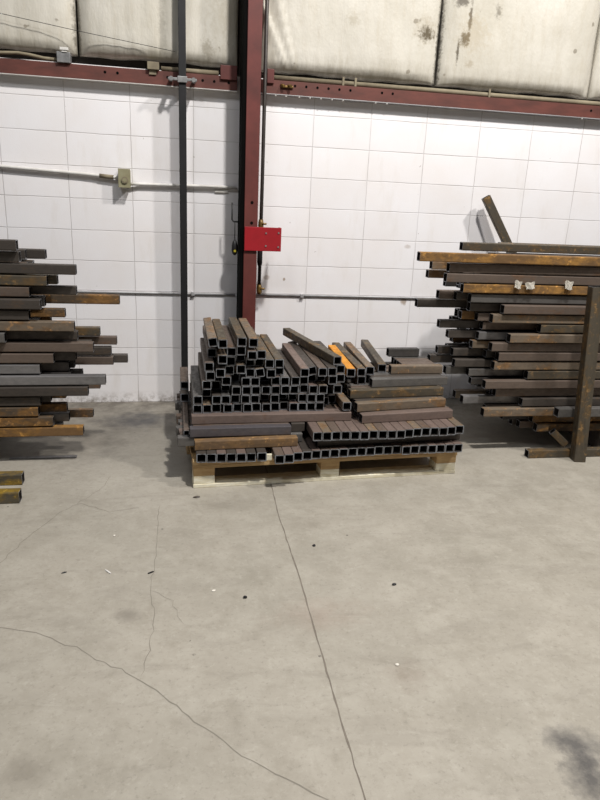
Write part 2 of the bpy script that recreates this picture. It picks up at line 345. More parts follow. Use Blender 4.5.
ROWA = [
    (0.8066, -1.57), (0.858, -1.573), (0.9094, -1.574), (0.9608, -1.576), (1.0122, -1.577),
    (1.0636, -1.577), (1.1206, -1.574), (1.208, -1.617), (1.2594, -1.609), (1.3108, -1.585),
    (1.3622, -1.575), (1.4136, -1.564), (1.465, -1.557), (1.5164, -1.553), (1.5678, -1.549),
    (1.6192, -1.543), (1.6706, -1.539), (1.722, -1.538), (1.7734, -1.527), (1.8248, -1.527),
    (1.8762, -1.523), (1.9276, -1.538), (1.979, -1.531), (2.0304, -1.528), (2.0818, -1.529),
    (2.1334, -1.526), (2.1868, -1.524), (2.2382, -1.524),
]
ROWB = [
    (1.4157, -1.563), (1.4671, -1.566), (1.5185, -1.56), (1.5701, -1.559), (1.6215, -1.562),
    (1.6731, -1.565), (1.7251, -1.556), (1.7765, -1.559), (1.8279, -1.562), (1.8793, -1.56),
    (1.9307, -1.546), (1.9821, -1.535), (2.0335, -1.529), (2.0849, -1.527), (2.1363, -1.53),
    (2.1883, -1.52), (2.2426, -1.504),
]
LEFT = [
    (0, 0, 0.171, -1.13, 0.19, 'orange'), (0, 1, 0.051, -1.071, 0.19, 'grey'), (0, 2, -0.101, -1.012, 0.19, 'dark'), (0, 3, -0.038, -0.953, 0.19, 'brown'), (0, 4, -0.136, -0.894, 0.19, 'dark'),
    (0, 5, -0.453, -0.794, 0.19, 'black'), (0, 6, -0.314, -0.694, 0.19, 'black'), (0, 7, -0.419, -0.594, 0.19, 'black'), (0, 8, -0.213, -0.494, 0.19, 'black'), (0, 9, -0.545, -0.394, 0.19, 'black'),
    (1, 0, 0.016, -1.13, 0.249, 'rust'), (1, 1, 0.088, -1.071, 0.249, 'grey'), (1, 2, 0.212, -1.012, 0.249, 'tan'), (1, 3, -0.043, -0.953, 0.249, 'black'), (1, 4, -0.094, -0.894, 0.249, 'black'),
    (1, 5, -0.185, -0.794, 0.249, 'black'), (1, 6, -0.393, -0.694, 0.249, 'black'), (1, 7, -0.185, -0.594, 0.249, 'black'), (1, 8, -0.523, -0.494, 0.249, 'black'), (1, 9, -0.332, -0.394, 0.249, 'black'),
    (2, 0, -0.057, -1.13, 0.308, 'rust'), (2, 1, 0.08, -1.071, 0.308, 'rust'), (2, 2, -0.089, -1.012, 0.308, 'black'), (2, 3, -0.111, -0.953, 0.308, 'black'), (2, 4, -0.107, -0.894, 0.308, 'black'),
    (2, 5, -0.422, -0.794, 0.308, 'black'), (2, 6, -0.286, -0.694, 0.308, 'black'), (2, 7, -0.287, -0.594, 0.308, 'black'), (2, 8, -0.363, -0.494, 0.308, 'black'), (2, 9, -0.495, -0.394, 0.308, 'black'),
    (3, 0, -0.043, -1.13, 0.367, 'dark'), (3, 1, -0.001, -1.071, 0.367, 'dark'), (3, 2, 0.07, -1.012, 0.367, 'rust'), (3, 3, 0.043, -0.953, 0.367, 'dark'), (3, 4, 0.046, -0.894, 0.367, 'rust'),
    (3, 5, -0.202, -0.794, 0.367, 'black'), (3, 6, -0.361, -0.694, 0.367, 'black'), (3, 7, -0.222, -0.594, 0.367, 'black'), (3, 8, -0.451, -0.494, 0.367, 'black'), (3, 9, -0.39, -0.394, 0.367, 'black'),
    (4, 0, 0.21, -1.13, 0.426, 'dark'), (4, 1, 0.009, -1.071, 0.426, 'brown'), (4, 2, 0.259, -1.012, 0.426, 'brown'), (4, 3, -0.036, -0.953, 0.426, 'black'), (4, 4, -0.026, -0.894, 0.426, 'dark'),
    (4, 5, -0.407, -0.794, 0.426, 'black'), (4, 6, -0.285, -0.694, 0.426, 'black'), (4, 7, -0.092, -0.594, 0.426, 'black'), (4, 8, -0.306, -0.494, 0.426, 'black'), (4, 9, -0.274, -0.394, 0.426, 'black'),
    (5, 0, 0.303, -1.13, 0.485, 'silver'), (5, 1, 0.114, -1.071, 0.485, 'black'), (5, 2, 0.166, -1.012, 0.485, 'black'), (5, 3, -0.033, -0.953, 0.485, 'black'), (5, 4, 0.075, -0.894, 0.485, 'brown'),
    (5, 5, -0.323, -0.794, 0.485, 'black'), (5, 6, -0.315, -0.694, 0.485, 'black'), (5, 7, -0.174, -0.594, 0.485, 'black'), (5, 8, -0.375, -0.494, 0.485, 'black'), (5, 9, -0.295, -0.394, 0.485, 'black'),
    (6, 0, -0.035, -1.13, 0.544, 'silver'), (6, 1, 0.104, -1.071, 0.544, 'dark'), (6, 2, 0.125, -1.012, 0.544, 'dark'), (6, 3, 0.33, -0.953, 0.544, 'brown'), (6, 4, 0.405, -0.894, 0.544, 'dark'),
    (6, 5, -0.11, -0.794, 0.544, 'black'), (6, 6, -0.18, -0.694, 0.544, 'black'), (6, 7, -0.37, -0.594, 0.544, 'black'), (6, 8, -0.272, -0.494, 0.544, 'black'), (6, 9, -0.176, -0.394, 0.544, 'black'),
    (7, 0, 0.038, -1.13, 0.603, 'brown'), (7, 1, 0.144, -1.071, 0.603, 'dark'), (7, 2, 0.013, -1.012, 0.603, 'black'), (7, 3, 0.32, -0.953, 0.603, 'dark'), (7, 4, 0.03, -0.894, 0.603, 'dark'),
    (7, 5, -0.403, -0.794, 0.603, 'black'), (7, 6, -0.153, -0.694, 0.603, 'black'), (7, 7, -0.085, -0.594, 0.603, 'black'), (7, 8, -0.076, -0.494, 0.603, 'black'), (7, 9, -0.194, -0.394, 0.603, 'black'),
    (8, 0, 0.244, -1.13, 0.662, 'brown'), (8, 1, 0.227, -1.071, 0.662, 'dark'), (8, 2, 0.078, -1.012, 0.662, 'black'), (8, 3, 0.352, -0.953, 0.662, 'brown'), (8, 4, 0.208, -0.894, 0.662, 'brown'),
    (8, 5, -0.044, -0.794, 0.662, 'black'), (8, 6, -0.058, -0.694, 0.662, 'black'), (8, 7, -0.162, -0.594, 0.662, 'black'), (8, 8, -0.459, -0.494, 0.662, 'black'), (8, 9, -0.23, -0.394, 0.662, 'black'),
    (9, 0, -0.189, -1.13, 0.721, 'grey'), (9, 1, 0.161, -1.071, 0.721, 'dark'), (9, 2, 0.082, -1.012, 0.721, 'black'), (9, 3, 0.265, -0.953, 0.721, 'olive'), (9, 4, -0.066, -0.894, 0.721, 'brown'),
    (9, 5, -0.211, -0.794, 0.721, 'black'), (9, 6, -0.382, -0.694, 0.721, 'black'), (9, 7, -0.263, -0.594, 0.721, 'black'), (9, 8, -0.36, -0.494, 0.721, 'black'), (9, 9, -0.35, -0.394, 0.721, 'black'),
    (10, 0, 0.156, -1.13, 0.78, 'tan'), (10, 1, -0.034, -1.071, 0.78, 'black'), (10, 2, 0.014, -1.012, 0.78, 'rust'), (10, 3, -0.081, -0.953, 0.78, 'black'), (10, 4, -0.061, -0.894, 0.78, 'black'),
    (10, 5, -0.369, -0.794, 0.78, 'black'), (10, 6, -0.411, -0.694, 0.78, 'black'), (10, 7, -0.216, -0.594, 0.78, 'black'), (10, 8, -0.284, -0.494, 0.78, 'black'), (10, 9, -0.176, -0.394, 0.78, 'black'),
    (11, 0, -0.065, -1.13, 0.839, 'dark'), (11, 1, 0.101, -1.071, 0.839, 'rust'), (11, 2, -0.083, -1.012, 0.839, 'rust'), (11, 3, -0.102, -0.953, 0.839, 'black'), (11, 4, -0.124, -0.894, 0.839, 'dark'),
    (11, 5, -0.368, -0.794, 0.839, 'black'), (11, 6, -0.287, -0.694, 0.839, 'black'), (11, 7, -0.245, -0.594, 0.839, 'black'), (11, 8, -0.366, -0.494, 0.839, 'black'), (11, 9, -0.227, -0.394, 0.839, 'black'),
    (12, 0, -0.002, -1.13, 0.898, 'dark'), (12, 1, 0.005, -1.071, 0.898, 'black'), (12, 2, -0.01, -1.012, 0.898, 'brown'), (12, 3, 0.378, -0.953, 0.898, 'rust'), (12, 4, -0.073, -0.894, 0.898, 'brown'),
    (12, 5, -0.248, -0.794, 0.898, 'black'), (12, 6, -0.202, -0.694, 0.898, 'black'), (12, 7, -0.299, -0.594, 0.898, 'black'), (12, 8, -0.397, -0.494, 0.898, 'black'), (12, 9, -0.431, -0.394, 0.898, 'black'),
    (13, 0, -0.057, -1.13, 0.957, 'brown'), (13, 1, 0.165, -1.071, 0.957, 'dark'), (13, 2, -0.109, -1.012, 0.957, 'black'), (13, 3, -0.108, -0.953, 0.957, 'black'), (13, 4, -0.087, -0.894, 0.957, 'brown'),
    (13, 5, -0.168, -0.794, 0.957, 'black'), (13, 6, -0.378, -0.694, 0.957, 'black'), (13, 7, -0.427, -0.594, 0.957, 'black'), (13, 8, -0.215, -0.494, 0.957, 'black'), (13, 9, -0.337, -0.394, 0.957, 'black'),
    (14, 0, 0.033, -1.13, 1.016, 'olive'), (14, 1, 0.073, -1.071, 1.016, 'olive'), (14, 2, -0.072, -1.012, 1.016, 'brown'), (14, 3, -0.085, -0.953, 1.016, 'dark'), (14, 4, -0.121, -0.894, 1.016, 'dark'),
    (14, 5, -0.283, -0.794, 1.016, 'black'), (14, 6, -0.187, -0.694, 1.016, 'black'), (14, 7, -0.296, -0.594, 1.016, 'black'), (14, 8, -0.225, -0.494, 1.016, 'black'), (14, 9, -0.445, -0.394, 1.016, 'black'),
    (15, 0, 0.178, -1.13, 1.075, 'dark'), (15, 1, -0.073, -1.071, 1.075, 'brown'), (15, 2, -0.054, -1.012, 1.075, 'black'), (15, 3, -0.065, -0.953, 1.075, 'rust'), (15, 4, -0.113, -0.894, 1.075, 'black'),
    (15, 5, -0.293, -0.794, 1.075, 'black'), (15, 6, -0.303, -0.694, 1.075, 'black'), (15, 7, -0.3, -0.594, 1.075, 'black'), (15, 8, -0.225, -0.494, 1.075, 'black'), (15, 9, -0.406, -0.394, 1.075, 'black'),
    (16, 0, -0.093, -1.13, 1.134, 'dark'), (16, 1, -0.153, -1.071, 1.134, 'black'), (16, 2, -0.092, -1.012, 1.134, 'dark'), (16, 3, -0.002, -0.953, 1.134, 'dark'), (16, 4, -0.198, -0.894, 1.134, 'rust'),
    (16, 5, -0.351, -0.794, 1.134, 'black'), (16, 6, -0.241, -0.694, 1.134, 'black'), (16, 7, -0.314, -0.594, 1.134, 'black'), (16, 8, -0.44, -0.494, 1.134, 'black'), (16, 9, -0.448, -0.394, 1.134, 'black'),
    (17, 0, -0.095, -1.13, 1.193, 'dark'),
]
RIGHT = [
    (0, 0, 2.932, -1.13, 0.155, 'rust'), (0, 1, 2.854, -1.071, 0.155, 'brown'), (0, 2, 2.834, -1.012, 0.155, 'dark'), (0, 3, 3.013, -0.953, 0.155, 'black'), (0, 4, 3.004, -0.894, 0.155, 'black'),
    (0, 5, 3.101, -0.794, 0.155, 'black'), (0, 6, 3.119, -0.694, 0.155, 'black'), (0, 7, 3.008, -0.594, 0.155, 'black'), (0, 8, 3.126, -0.494, 0.155, 'black'), (0, 9, 3.364, -0.394, 0.155, 'black'),
    (1, 0, 2.902, -1.13, 0.213, 'rust'), (1, 1, 2.731, -1.071, 0.213, 'black'), (1, 2, 2.815, -1.012, 0.213, 'black'), (1, 3, 2.721, -0.953, 0.213, 'brown'), (1, 4, 2.805, -0.894, 0.213, 'brown'),
    (1, 5, 3.004, -0.794, 0.213, 'dark'), (1, 6, 3.213, -0.694, 0.213, 'black'), (1, 7, 3.046, -0.594, 0.213, 'black'), (1, 8, 2.928, -0.494, 0.213, 'black'), (1, 9, 3.277, -0.394, 0.213, 'black'),
    (2, 0, 2.54, -1.13, 0.271, 'tan'), (2, 1, 2.592, -1.071, 0.271, 'brown'), (2, 2, 2.857, -1.012, 0.271, 'brown'), (2, 3, 2.859, -0.953, 0.271, 'black'), (2, 4, 2.757, -0.894, 0.271, 'brown'),
    (2, 5, 2.987, -0.794, 0.271, 'black'), (2, 6, 3.113, -0.694, 0.271, 'black'), (2, 7, 3.164, -0.594, 0.271, 'black'), (2, 8, 2.868, -0.494, 0.271, 'black'), (2, 9, 3.136, -0.394, 0.271, 'black'),
    (3, 0, 2.797, -1.13, 0.329, 'dark'), (3, 1, 2.437, -1.071, 0.329, 'silver'), (3, 2, 2.641, -1.012, 0.329, 'black'), (3, 3, 2.439, -0.953, 0.329, 'tan'), (3, 4, 2.7, -0.894, 0.329, 'dark'),
    (3, 5, 2.902, -0.794, 0.329, 'dark'), (3, 6, 2.71, -0.694, 0.329, 'black'), (3, 7, 2.765, -0.594, 0.329, 'black'), (3, 8, 3.049, -0.494, 0.329, 'black'), (3, 9, 3.229, -0.394, 0.329, 'black'),
    (4, 0, 2.625, -1.13, 0.387, 'brown'), (4, 1, 2.644, -1.071, 0.387, 'dark'), (4, 2, 2.643, -1.012, 0.387, 'rust'), (4, 3, 2.786, -0.953, 0.387, 'black'), (4, 4, 2.769, -0.894, 0.387, 'black'),
    (4, 5, 2.822, -0.794, 0.387, 'dark'), (4, 6, 2.847, -0.694, 0.387, 'black'), (4, 7, 3.07, -0.594, 0.387, 'black'), (4, 8, 2.828, -0.494, 0.387, 'black'), (4, 9, 3.214, -0.394, 0.387, 'black'),
    (5, 0, 2.535, -1.13, 0.445, 'brown'), (5, 1, 2.481, -1.071, 0.445, 'black'), (5, 2, 2.553, -1.012, 0.445, 'black'), (5, 3, 2.56, -0.953, 0.445, 'black'), (5, 4, 2.73, -0.894, 0.445, 'black'),
    (5, 5, 2.759, -0.794, 0.445, 'black'), (5, 6, 2.834, -0.694, 0.445, 'black'), (5, 7, 2.858, -0.594, 0.445, 'black'), (5, 8, 3.013, -0.494, 0.445, 'black'), (5, 9, 2.955, -0.394, 0.445, 'black'),
    (6, 0, 2.81, -1.13, 0.503, 'olive'), (6, 1, 2.457, -1.071, 0.503, 'grey'), (6, 2, 2.332, -1.012, 0.503, 'grey'), (6, 3, 2.448, -0.953, 0.503, 'black'), (6, 4, 2.579, -0.894, 0.503, 'black'),
    (6, 5, 2.607, -0.794, 0.503, 'black'), (6, 6, 2.971, -0.694, 0.503, 'black'), (6, 7, 2.86, -0.594, 0.503, 'black'), (6, 8, 2.933, -0.494, 0.503, 'black'), (6, 9, 2.951, -0.394, 0.503, 'black'),
    (7, 0, 2.585, -1.13, 0.561, 'tan'), (7, 1, 2.362, -1.071, 0.561, 'dark'), (7, 2, 2.528, -1.012, 0.561, 'brown'), (7, 3, 2.246, -0.953, 0.561, 'dark'), (7, 4, 2.435, -0.894, 0.561, 'brown'),
    (7, 5, 2.631, -0.794, 0.561, 'brown'), (7, 6, 2.689, -0.694, 0.561, 'black'), (7, 7, 2.635, -0.594, 0.561, 'black'), (7, 8, 2.616, -0.494, 0.561, 'black'), (7, 9, 2.82, -0.394, 0.561, 'black'),
    (8, 0, 2.603, -1.13, 0.619, 'brown'), (8, 1, 2.554, -1.071, 0.619, 'black'), (8, 2, 2.364, -1.012, 0.619, 'dark'), (8, 3, 2.287, -0.953, 0.619, 'dark'), (8, 4, 2.375, -0.894, 0.619, 'black'),
    (8, 5, 2.566, -0.794, 0.619, 'rust'), (8, 6, 2.765, -0.694, 0.619, 'black'), (8, 7, 2.534, -0.594, 0.619, 'black'), (8, 8, 2.905, -0.494, 0.619, 'black'), (8, 9, 2.708, -0.394, 0.619, 'black'),
    (9, 0, 2.553, -1.13, 0.677, 'brown'), (9, 1, 2.46, -1.071, 0.677, 'tan'), (9, 2, 2.504, -1.012, 0.677, 'black'), (9, 3, 2.562, -0.953, 0.677, 'black'), (9, 4, 2.406, -0.894, 0.677, 'rust'),
    (9, 5, 2.719, -0.794, 0.677, 'black'), (9, 6, 2.607, -0.694, 0.677, 'black'), (9, 7, 2.671, -0.594, 0.677, 'black'), (9, 8, 2.628, -0.494, 0.677, 'black'), (9, 9, 3.0, -0.394, 0.677, 'black'),
    (10, 0, 2.651, -1.13, 0.735, 'tan'), (10, 1, 2.485, -1.071, 0.735, 'silver'), (10, 2, 2.315, -1.012, 0.735, 'dark'), (10, 3, 2.499, -0.953, 0.735, 'brown'), (10, 4, 2.632, -0.894, 0.735, 'black'),
    (10, 5, 2.633, -0.794, 0.735, 'black'), (10, 6, 2.491, -0.694, 0.735, 'black'), (10, 7, 2.72, -0.594, 0.735, 'black'), (10, 8, 2.727, -0.494, 0.735, 'black'), (10, 9, 2.809, -0.394, 0.735, 'black'),
    (11, 0, 2.853, -1.13, 0.793, 'olive'), (11, 1, 2.513, -1.071, 0.793, 'brown'), (11, 2, 2.26, -1.012, 0.793, 'dark'), (11, 3, 2.592, -0.953, 0.793, 'black'), (11, 4, 2.387, -0.894, 0.793, 'dark'),
    (11, 5, 2.586, -0.794, 0.793, 'rust'), (11, 6, 2.511, -0.694, 0.793, 'black'), (11, 7, 2.802, -0.594, 0.793, 'black'), (11, 8, 2.794, -0.494, 0.793, 'black'), (11, 9, 2.93, -0.394, 0.793, 'black'),
    (12, 0, 2.531, -1.13, 0.851, 'tan'), (12, 1, 2.468, -1.071, 0.851, 'brown'), (12, 2, 2.39, -1.012, 0.851, 'orange'), (12, 3, 2.388, -0.953, 0.851, 'dark'), (12, 4, 2.555, -0.894, 0.851, 'black'),
    (12, 5, 2.497, -0.794, 0.851, 'rust'), (12, 6, 2.562, -0.694, 0.851, 'black'), (12, 7, 2.738, -0.594, 0.851, 'black'), (12, 8, 2.953, -0.494, 0.851, 'black'), (12, 9, 2.959, -0.394, 0.851, 'black'),
    (13, 0, 2.584, -1.13, 0.909, 'brown'), (13, 1, 2.409, -1.071, 0.909, 'dark'), (13, 2, 2.604, -1.012, 0.909, 'black'), (13, 3, 2.122, -0.953, 0.909, 'dark'), (13, 4, 2.454, -0.894, 0.909, 'dark'),
    (13, 5, 2.592, -0.794, 0.909, 'black'), (13, 6, 2.53, -0.694, 0.909, 'black'), (13, 7, 2.729, -0.594, 0.909, 'black'), (13, 8, 2.845, -0.494, 0.909, 'black'), (13, 9, 2.858, -0.394, 0.909, 'black'),
    (14, 0, 2.39, -1.13, 0.967, 'grey'), (14, 1, 2.327, -1.071, 0.967, 'dark'), (14, 2, 2.24, -1.012, 0.967, 'brown'), (14, 3, 2.455, -0.953, 0.967, 'black'), (14, 4, 2.448, -0.894, 0.967, 'dark'),
    (14, 5, 2.636, -0.794, 0.967, 'rust'), (14, 6, 2.764, -0.694, 0.967, 'black'), (14, 7, 2.676, -0.594, 0.967, 'black'), (14, 8, 2.594, -0.494, 0.967, 'black'), (14, 9, 2.539, -0.394, 0.967, 'black'),
    (15, 0, 2.329, -1.13, 1.025, 'orange'), (15, 1, 2.385, -1.071, 1.025, 'black'), (15, 2, 2.523, -1.012, 1.025, 'dark'), (15, 3, 2.627, -0.953, 1.025, 'black'), (15, 4, 2.432, -0.894, 1.025, 'black'),
    (15, 5, 2.452, -0.794, 1.025, 'black'), (15, 6, 2.875, -0.694, 1.025, 'black'), (15, 7, 2.587, -0.594, 1.025, 'black'), (15, 8, 2.91, -0.494, 1.025, 'black'), (15, 9, 2.91, -0.394, 1.025, 'black'),
    (16, 0, 2.22, -1.13, 1.083, 'brown'), (16, 1, 2.429, -1.071, 1.083, 'brown'), (16, 2, 2.374, -1.012, 1.083, 'brown'), (16, 3, 2.18, -0.953, 1.083, 'tan'), (16, 4, 2.421, -0.894, 1.083, 'black'),
    (16, 5, 2.452, -0.794, 1.083, 'black'), (16, 6, 2.466, -0.694, 1.083, 'black'), (16, 7, 2.59, -0.594, 1.083, 'black'), (16, 8, 2.904, -0.494, 1.083, 'black'), (16, 9, 2.847, -0.394, 1.083, 'black'),
    (17, 0, 2.231, -1.13, 1.141, 'brown'), (17, 1, 2.471, -1.071, 1.141, 'rust'), (17, 2, 2.177, -1.012, 1.141, 'tan'), (17, 3, 2.554, -0.953, 1.141, 'rust'), (17, 4, 2.418, -0.894, 1.141, 'dark'),
    (17, 5, 2.708, -0.794, 1.141, 'rust'), (17, 6, 2.761, -0.694, 1.141, 'black'), (17, 7, 2.742, -0.594, 1.141, 'black'), (17, 8, 2.85, -0.494, 1.141, 'black'), (17, 9, 2.914, -0.394, 1.141, 'black'),
    (18, 0, 2.035, -1.13, 1.199, 'orange'), (18, 1, 2.542, -1.071, 1.199, 'brown'), (18, 2, 2.53, -1.012, 1.199, 'black'), (18, 3, 2.687, -0.953, 1.199, 'dark'), (19, 1, 2.327, -1.071, 1.257, 'olive'),
    (19, 2, 2.596, -1.012, 1.257, 'olive'), (19, 3, 2.626, -0.953, 1.257, 'olive'),
]

# ------------------------------------------------------------------ the room
# floor: one mesh, with the saw-cut joint and the cracks as strips of dirt on it
bm = bmesh.new()
vs = [bm.verts.new(p) for p in ((-4, -8, 0), (7, -8, 0), (7, .2, 0), (-4, .2, 0))]; bm.faces.new(vs)
def ribbon(pts, w0, mi, step=.03, jit=.006, lift=.0008):
    P = []
    for (x0, y0), (x1, y1) in zip(pts[:-1], pts[1:]):
        n = max(1, int(math.hypot(x1-x0, y1-y0)/step))
        for i in range(n): P.append((x0+(x1-x0)*i/n, y0+(y1-y0)*i/n))
    P.append(pts[-1]); prev = None
    for i, (x, y) in enumerate(P):
        x += random.uniform(-jit, jit); y += random.uniform(-jit, jit)
        a = P[max(0, i-1)]; b = P[min(len(P)-1, i+1)]
        d = Vector((b[0]-a[0], b[1]-a[1])).normalized(); nx, ny = -d.y, d.x
        ww = w0*random.uniform(.45, 1.25)/2*(1 if 0 < i < len(P)-1 else .3)
        cur = (bm.verts.new((x+nx*ww, y+ny*ww, lift)), bm.verts.new((x-nx*ww, y-ny*ww, lift)))
        if prev:
            f = bm.faces.new((prev[0], prev[1], cur[1], cur[0])); f.material_index = mi
        prev = cur
ribbon([(1.19, 0), (1.182, -1.1), (1.18, -1.57), (1.167, -1.84), (1.169, -2.46), (1.157, -3.085), (1.152, -3.5), (1.145, -5)], .006, 2, .04, .0018)
ribbon([(-.3, -2.63), (.074, -2.64), (.196, -2.677), (.343, -2.78), (.498, -2.908), (.62, -3.015), (.729, -3.164), (.828, -3.269), (.903, -3.347), (.993, -3.419), (1.063, -3.468), (1.15, -3.53), (1.3, -3.7)], .0034, 1)
ribbon([(.598, -1.728), (.589, -2.245), (.577, -2.465), (.6, -2.62), (.589, -2.822), (.567, -2.95)], .0028, 1)
ribbon([(-.2, -2.45), (-.03, -2.202), (.028, -2.018), (.133, -1.76), (.212, -1.67), (.365, -1.782), (.503, -1.752)], .0026, 1)
ribbon([(.577, -2.465), (.66, -2.55), (.70, -2.7)], .0018, 1)
ribbon([(.2, -1.68), (.3, -1.5), (.33, -1.35)], .0022, 1)
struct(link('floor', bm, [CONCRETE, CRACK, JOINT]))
# block wall up to the girt
bm = bmesh.new(); box(bm, (-4, 0, 0), (7, .19, 2.235))
struct(link('wall_back', bm, BLOCK))
# metal sheet wall behind the insulation
bm = bmesh.new(); box(bm, (-4, .06, 2.236), (7, .12, 4.6))
struct(link('wall_back_upper', bm, BACKING))

# insulation blankets hung between the seams
def blanket(x0, x1, ridges, label):
    bm = bmesh.new(); nx = int((x1-x0)/.02)+2; nz = 70; z0, z1 = (2.288 if x1 < 1.2 else 2.281), 3.6
    rows = []
    for j in range(nz+1):
        v = j/nz; z = z0+(z1-z0)*v**1.2; row = []
        for i in range(nx+1):
            u = i/nx; x = x0+(x1-x0)*u
            e = min(u, 1-u)*(x1-x0)
            bul = .058*(1-math.exp(-e/.05)) + .012*math.sin(math.pi*u)
            bul *= .35+.65*min(1, (z-z0)/.05)**.5
            bul += .010*noise.noise(Vector((x*3, z*2.2, 1.3))) + .005*noise.noise(Vector((x*14, z*3, 5)))
            for rx, sl, wd, hh in ridges:
                bul += hh*math.exp(-((x-(rx+sl*(z-z0)))/wd)**2)*min(1, (z-z0)/.06)
            zz = z - (.004*math.sin(x*7)+.003*math.sin(x*23) if j == 0 else 0)
            row.append(bm.verts.new((x, .02-bul, zz)))
        rows.append(row)
    for j in range(nz):
        for i in range(nx):
            f = bm.faces.new((rows[j][i], rows[j][i+1], rows[j+1][i+1], rows[j+1][i])); f.smooth = True
    # turn the lower edge and both sides back to give the blanket its thickness
    for ln in (rows[0], [r[0] for r in rows], [r[-1] for r in rows], rows[-1]):
        bk = [bm.verts.new((v.co.x, .055, v.co.z)) for v in ln]
        for i in range(len(ln)-1): bm.faces.new((ln[i], ln[i+1], bk[i+1], bk[i]))
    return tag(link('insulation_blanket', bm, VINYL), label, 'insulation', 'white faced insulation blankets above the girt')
blanket(-2.0, .094, [], 'dingy white insulation blanket left of the dark seam near the junction box')
blanket(.106, 1.10, [(.62, .02, .015, -.01)], 'yellowed white insulation blanket between the left seam and the red column')
blanket(1.248, 2.470, [(1.42, -.45, .012, .02), (1.47, -.3, .01, .014), (1.36, -.3, .012, .012), (1.30, -.12, .01, .015)], 'white insulation blanket with puckered folds just right of the red column')
blanket(2.485, 3.66, [(3.62, .1, .02, -.015)], 'white insulation blanket with black mould streaks right of the black seam')
blanket(3.67, 5.6, [(3.75, .55, .012, .02)], 'white insulation blanket at the far right edge with slanting folds')

# thin wire across the left blankets
bm = bmesh.new(); pipe(bm, [(-.6, -.079, 2.50), (-.31, -.079, 2.458), (.1, -.079, 2.405), (.70, -.079, 2.335)], .0018, 6)
tag(link('wire', bm, BLACK), 'thin dark wire slanting across the left insulation blankets', 'wire')

# girts: channel with a row of bolt holes
def girt(x0, x1, holes, label, drips=()):
    g = empty('steel_girt', (x0, 0, 2.14), label, 'steel beam')
    bm = bmesh.new()
    box(bm, (0, -.055, 0), (x1-x0, -.048, .082), .001)
    box(bm, (0, -.048, .076), (x1-x0, -.001, .082)); box(bm, (0, -.048, 0), (x1-x0, -.001, .006))
    link('channel', bm, GIRT, g)
    bm = bmesh.new(); box(bm, (0, -.057, -.005), (x1-x0, -.001, -.0005), .001)
    link('bottom_lip', bm, CONDUIT_WHITE if x0 < 0 else CONDUIT_GREY, g)
    for dx in drips:
        bm = bmesh.new(); bmesh.ops.create_icosphere(bm, subdivisions=2, radius=.0065, matrix=Matrix.Translation((dx-x0, -.050, -.009))); link('paint_drip', bm, CONDUIT_WHITE, g)['label'] = 'white paint drip under the girt'
    for hx, hz in holes:
        bm = bmesh.new(); pipe(bm, [(hx-x0, -.0562, hz), (hx-x0, -.054, hz)], .0085, 10); link('bolt_hole', bm, HOLE_SHADE, g)
    return g
girt(-2.5, 1.095, [(.264, .050), (.340, .050), (.65, .048), (.80, .046), (.872, .046), (.946, .045), (1.04, .044)], 'dark red steel girt above the block wall left of the column')
girt(1.24, 5.6, [(x, .056) for x in (1.478, 1.554, 1.63, 1.706, 1.781, 1.857)]+[(2.079, .056), (2.155, .056), (3.66, .048)], 'red steel girt above the block wall right of the column', (1.35, 1.42, 1.51, 1.583, 1.658, 1.734, 1.81, 2.04, 2.12, 3.60))
for x0, x1, lb in ((.985, 1.092, 'red clip plate on the girt left of the column'), (1.29, 1.335, 'red clip plate on the girt right of the column')):
    bm = bmesh.new(); box(bm, (x0, -.070, 2.20), (x1, -.0565, 2.285), .002); box(bm, (x0, -.0565, 2.2235), (x1, -.02, 2.231))
    tag(link('clip_plate', bm, RED), lb, 'bracket')
# long tan pipe lying in the gap over the girt
bm = bmesh.new(); pipe(bm, [(1.33, -.032, 2.2395), (3.4, -.032, 2.2395), (5.6, -.032, 2.2395)], .0165, 12)
tag(link('conduit_pipe', bm, DULLTAN), 'dusty tan pipe lying along the top of the right girt', 'pipe')
bm = bmesh.new(); pipe(bm, [(.61, -.03, 2.2385), (.975, -.03, 2.2385)], .0155, 10)
tag(link('conduit_pipe', bm, DULLTAN), 'short dusty pipe on the girt between black post and column', 'pipe')
for x, lb in ((1.805, 'left one of the two pale straps above the bolt holes'), (1.89, 'right one of the two pale straps above the bolt holes'), (2.86, 'small strap on the girt below the mouldy blanket')):
    bm = bmesh.new(); box(bm, (x-.007, -.056, 2.2225), (x+.007, -.050, 2.275), .001); box(bm, (x-.007, -.056, 2.2222), (x+.007, -.02, 2.2228))
    tag(link('strap', bm, DULLTAN), lb, 'strap')
# bolt cluster on the right girt
bm = bmesh.new(); pipe(bm, [(1.385, -.0565, 2.195), (1.40, -.085, 2.187)], .009, 8); pipe(bm, [(1.43, -.0565, 2.192), (1.445, -.09, 2.188)], .010, 8); box(bm, (1.38, -.068, 2.180), (1.465, -.0565, 2.192), .003)
tag(link('bolt', bm, BRASS), 'brassy bolt cluster on the girt beside the column', 'bolt')

# junction box and its flexible conduit
jb = empty('junction_box', (.024, -.030, 2.2225), 'small light grey junction box sitting on the left girt', 'electrical box')
bm = bmesh.new(); box(bm, (-.042, -.045, 0), (.038, .015, .060), .003); link('box', bm, GREYM, jb)
bm = bmesh.new(); box(bm, (-.02, -.055, .068), (.03, -.042, .084), .002); box(bm, (-.01, -.050, .058), (.02, -.044, .07)); link('cover', bm, CONDUIT_WHITE, jb)
bm = bmesh.new(); pipe(bm, [(-.6, -.035, 2.25), (-.34, -.035, 2.256), (-.25, -.035, 2.262), (-.18, -.035, 2.256), (-.10, -.035, 2.244), (-.0185, -.035, 2.241)], .010, 10)
tag(link('flexible_conduit', bm, DULLTAN), 'tan flexible conduit running left from the junction box', 'conduit')
bm = bmesh.new(); box(bm, (.525, -.080, 2.2235), (.598, -.020, 2.268), .003); box(bm, (.535, -.0645, 2.195), (.580, -.0565, 2.2235), .002)
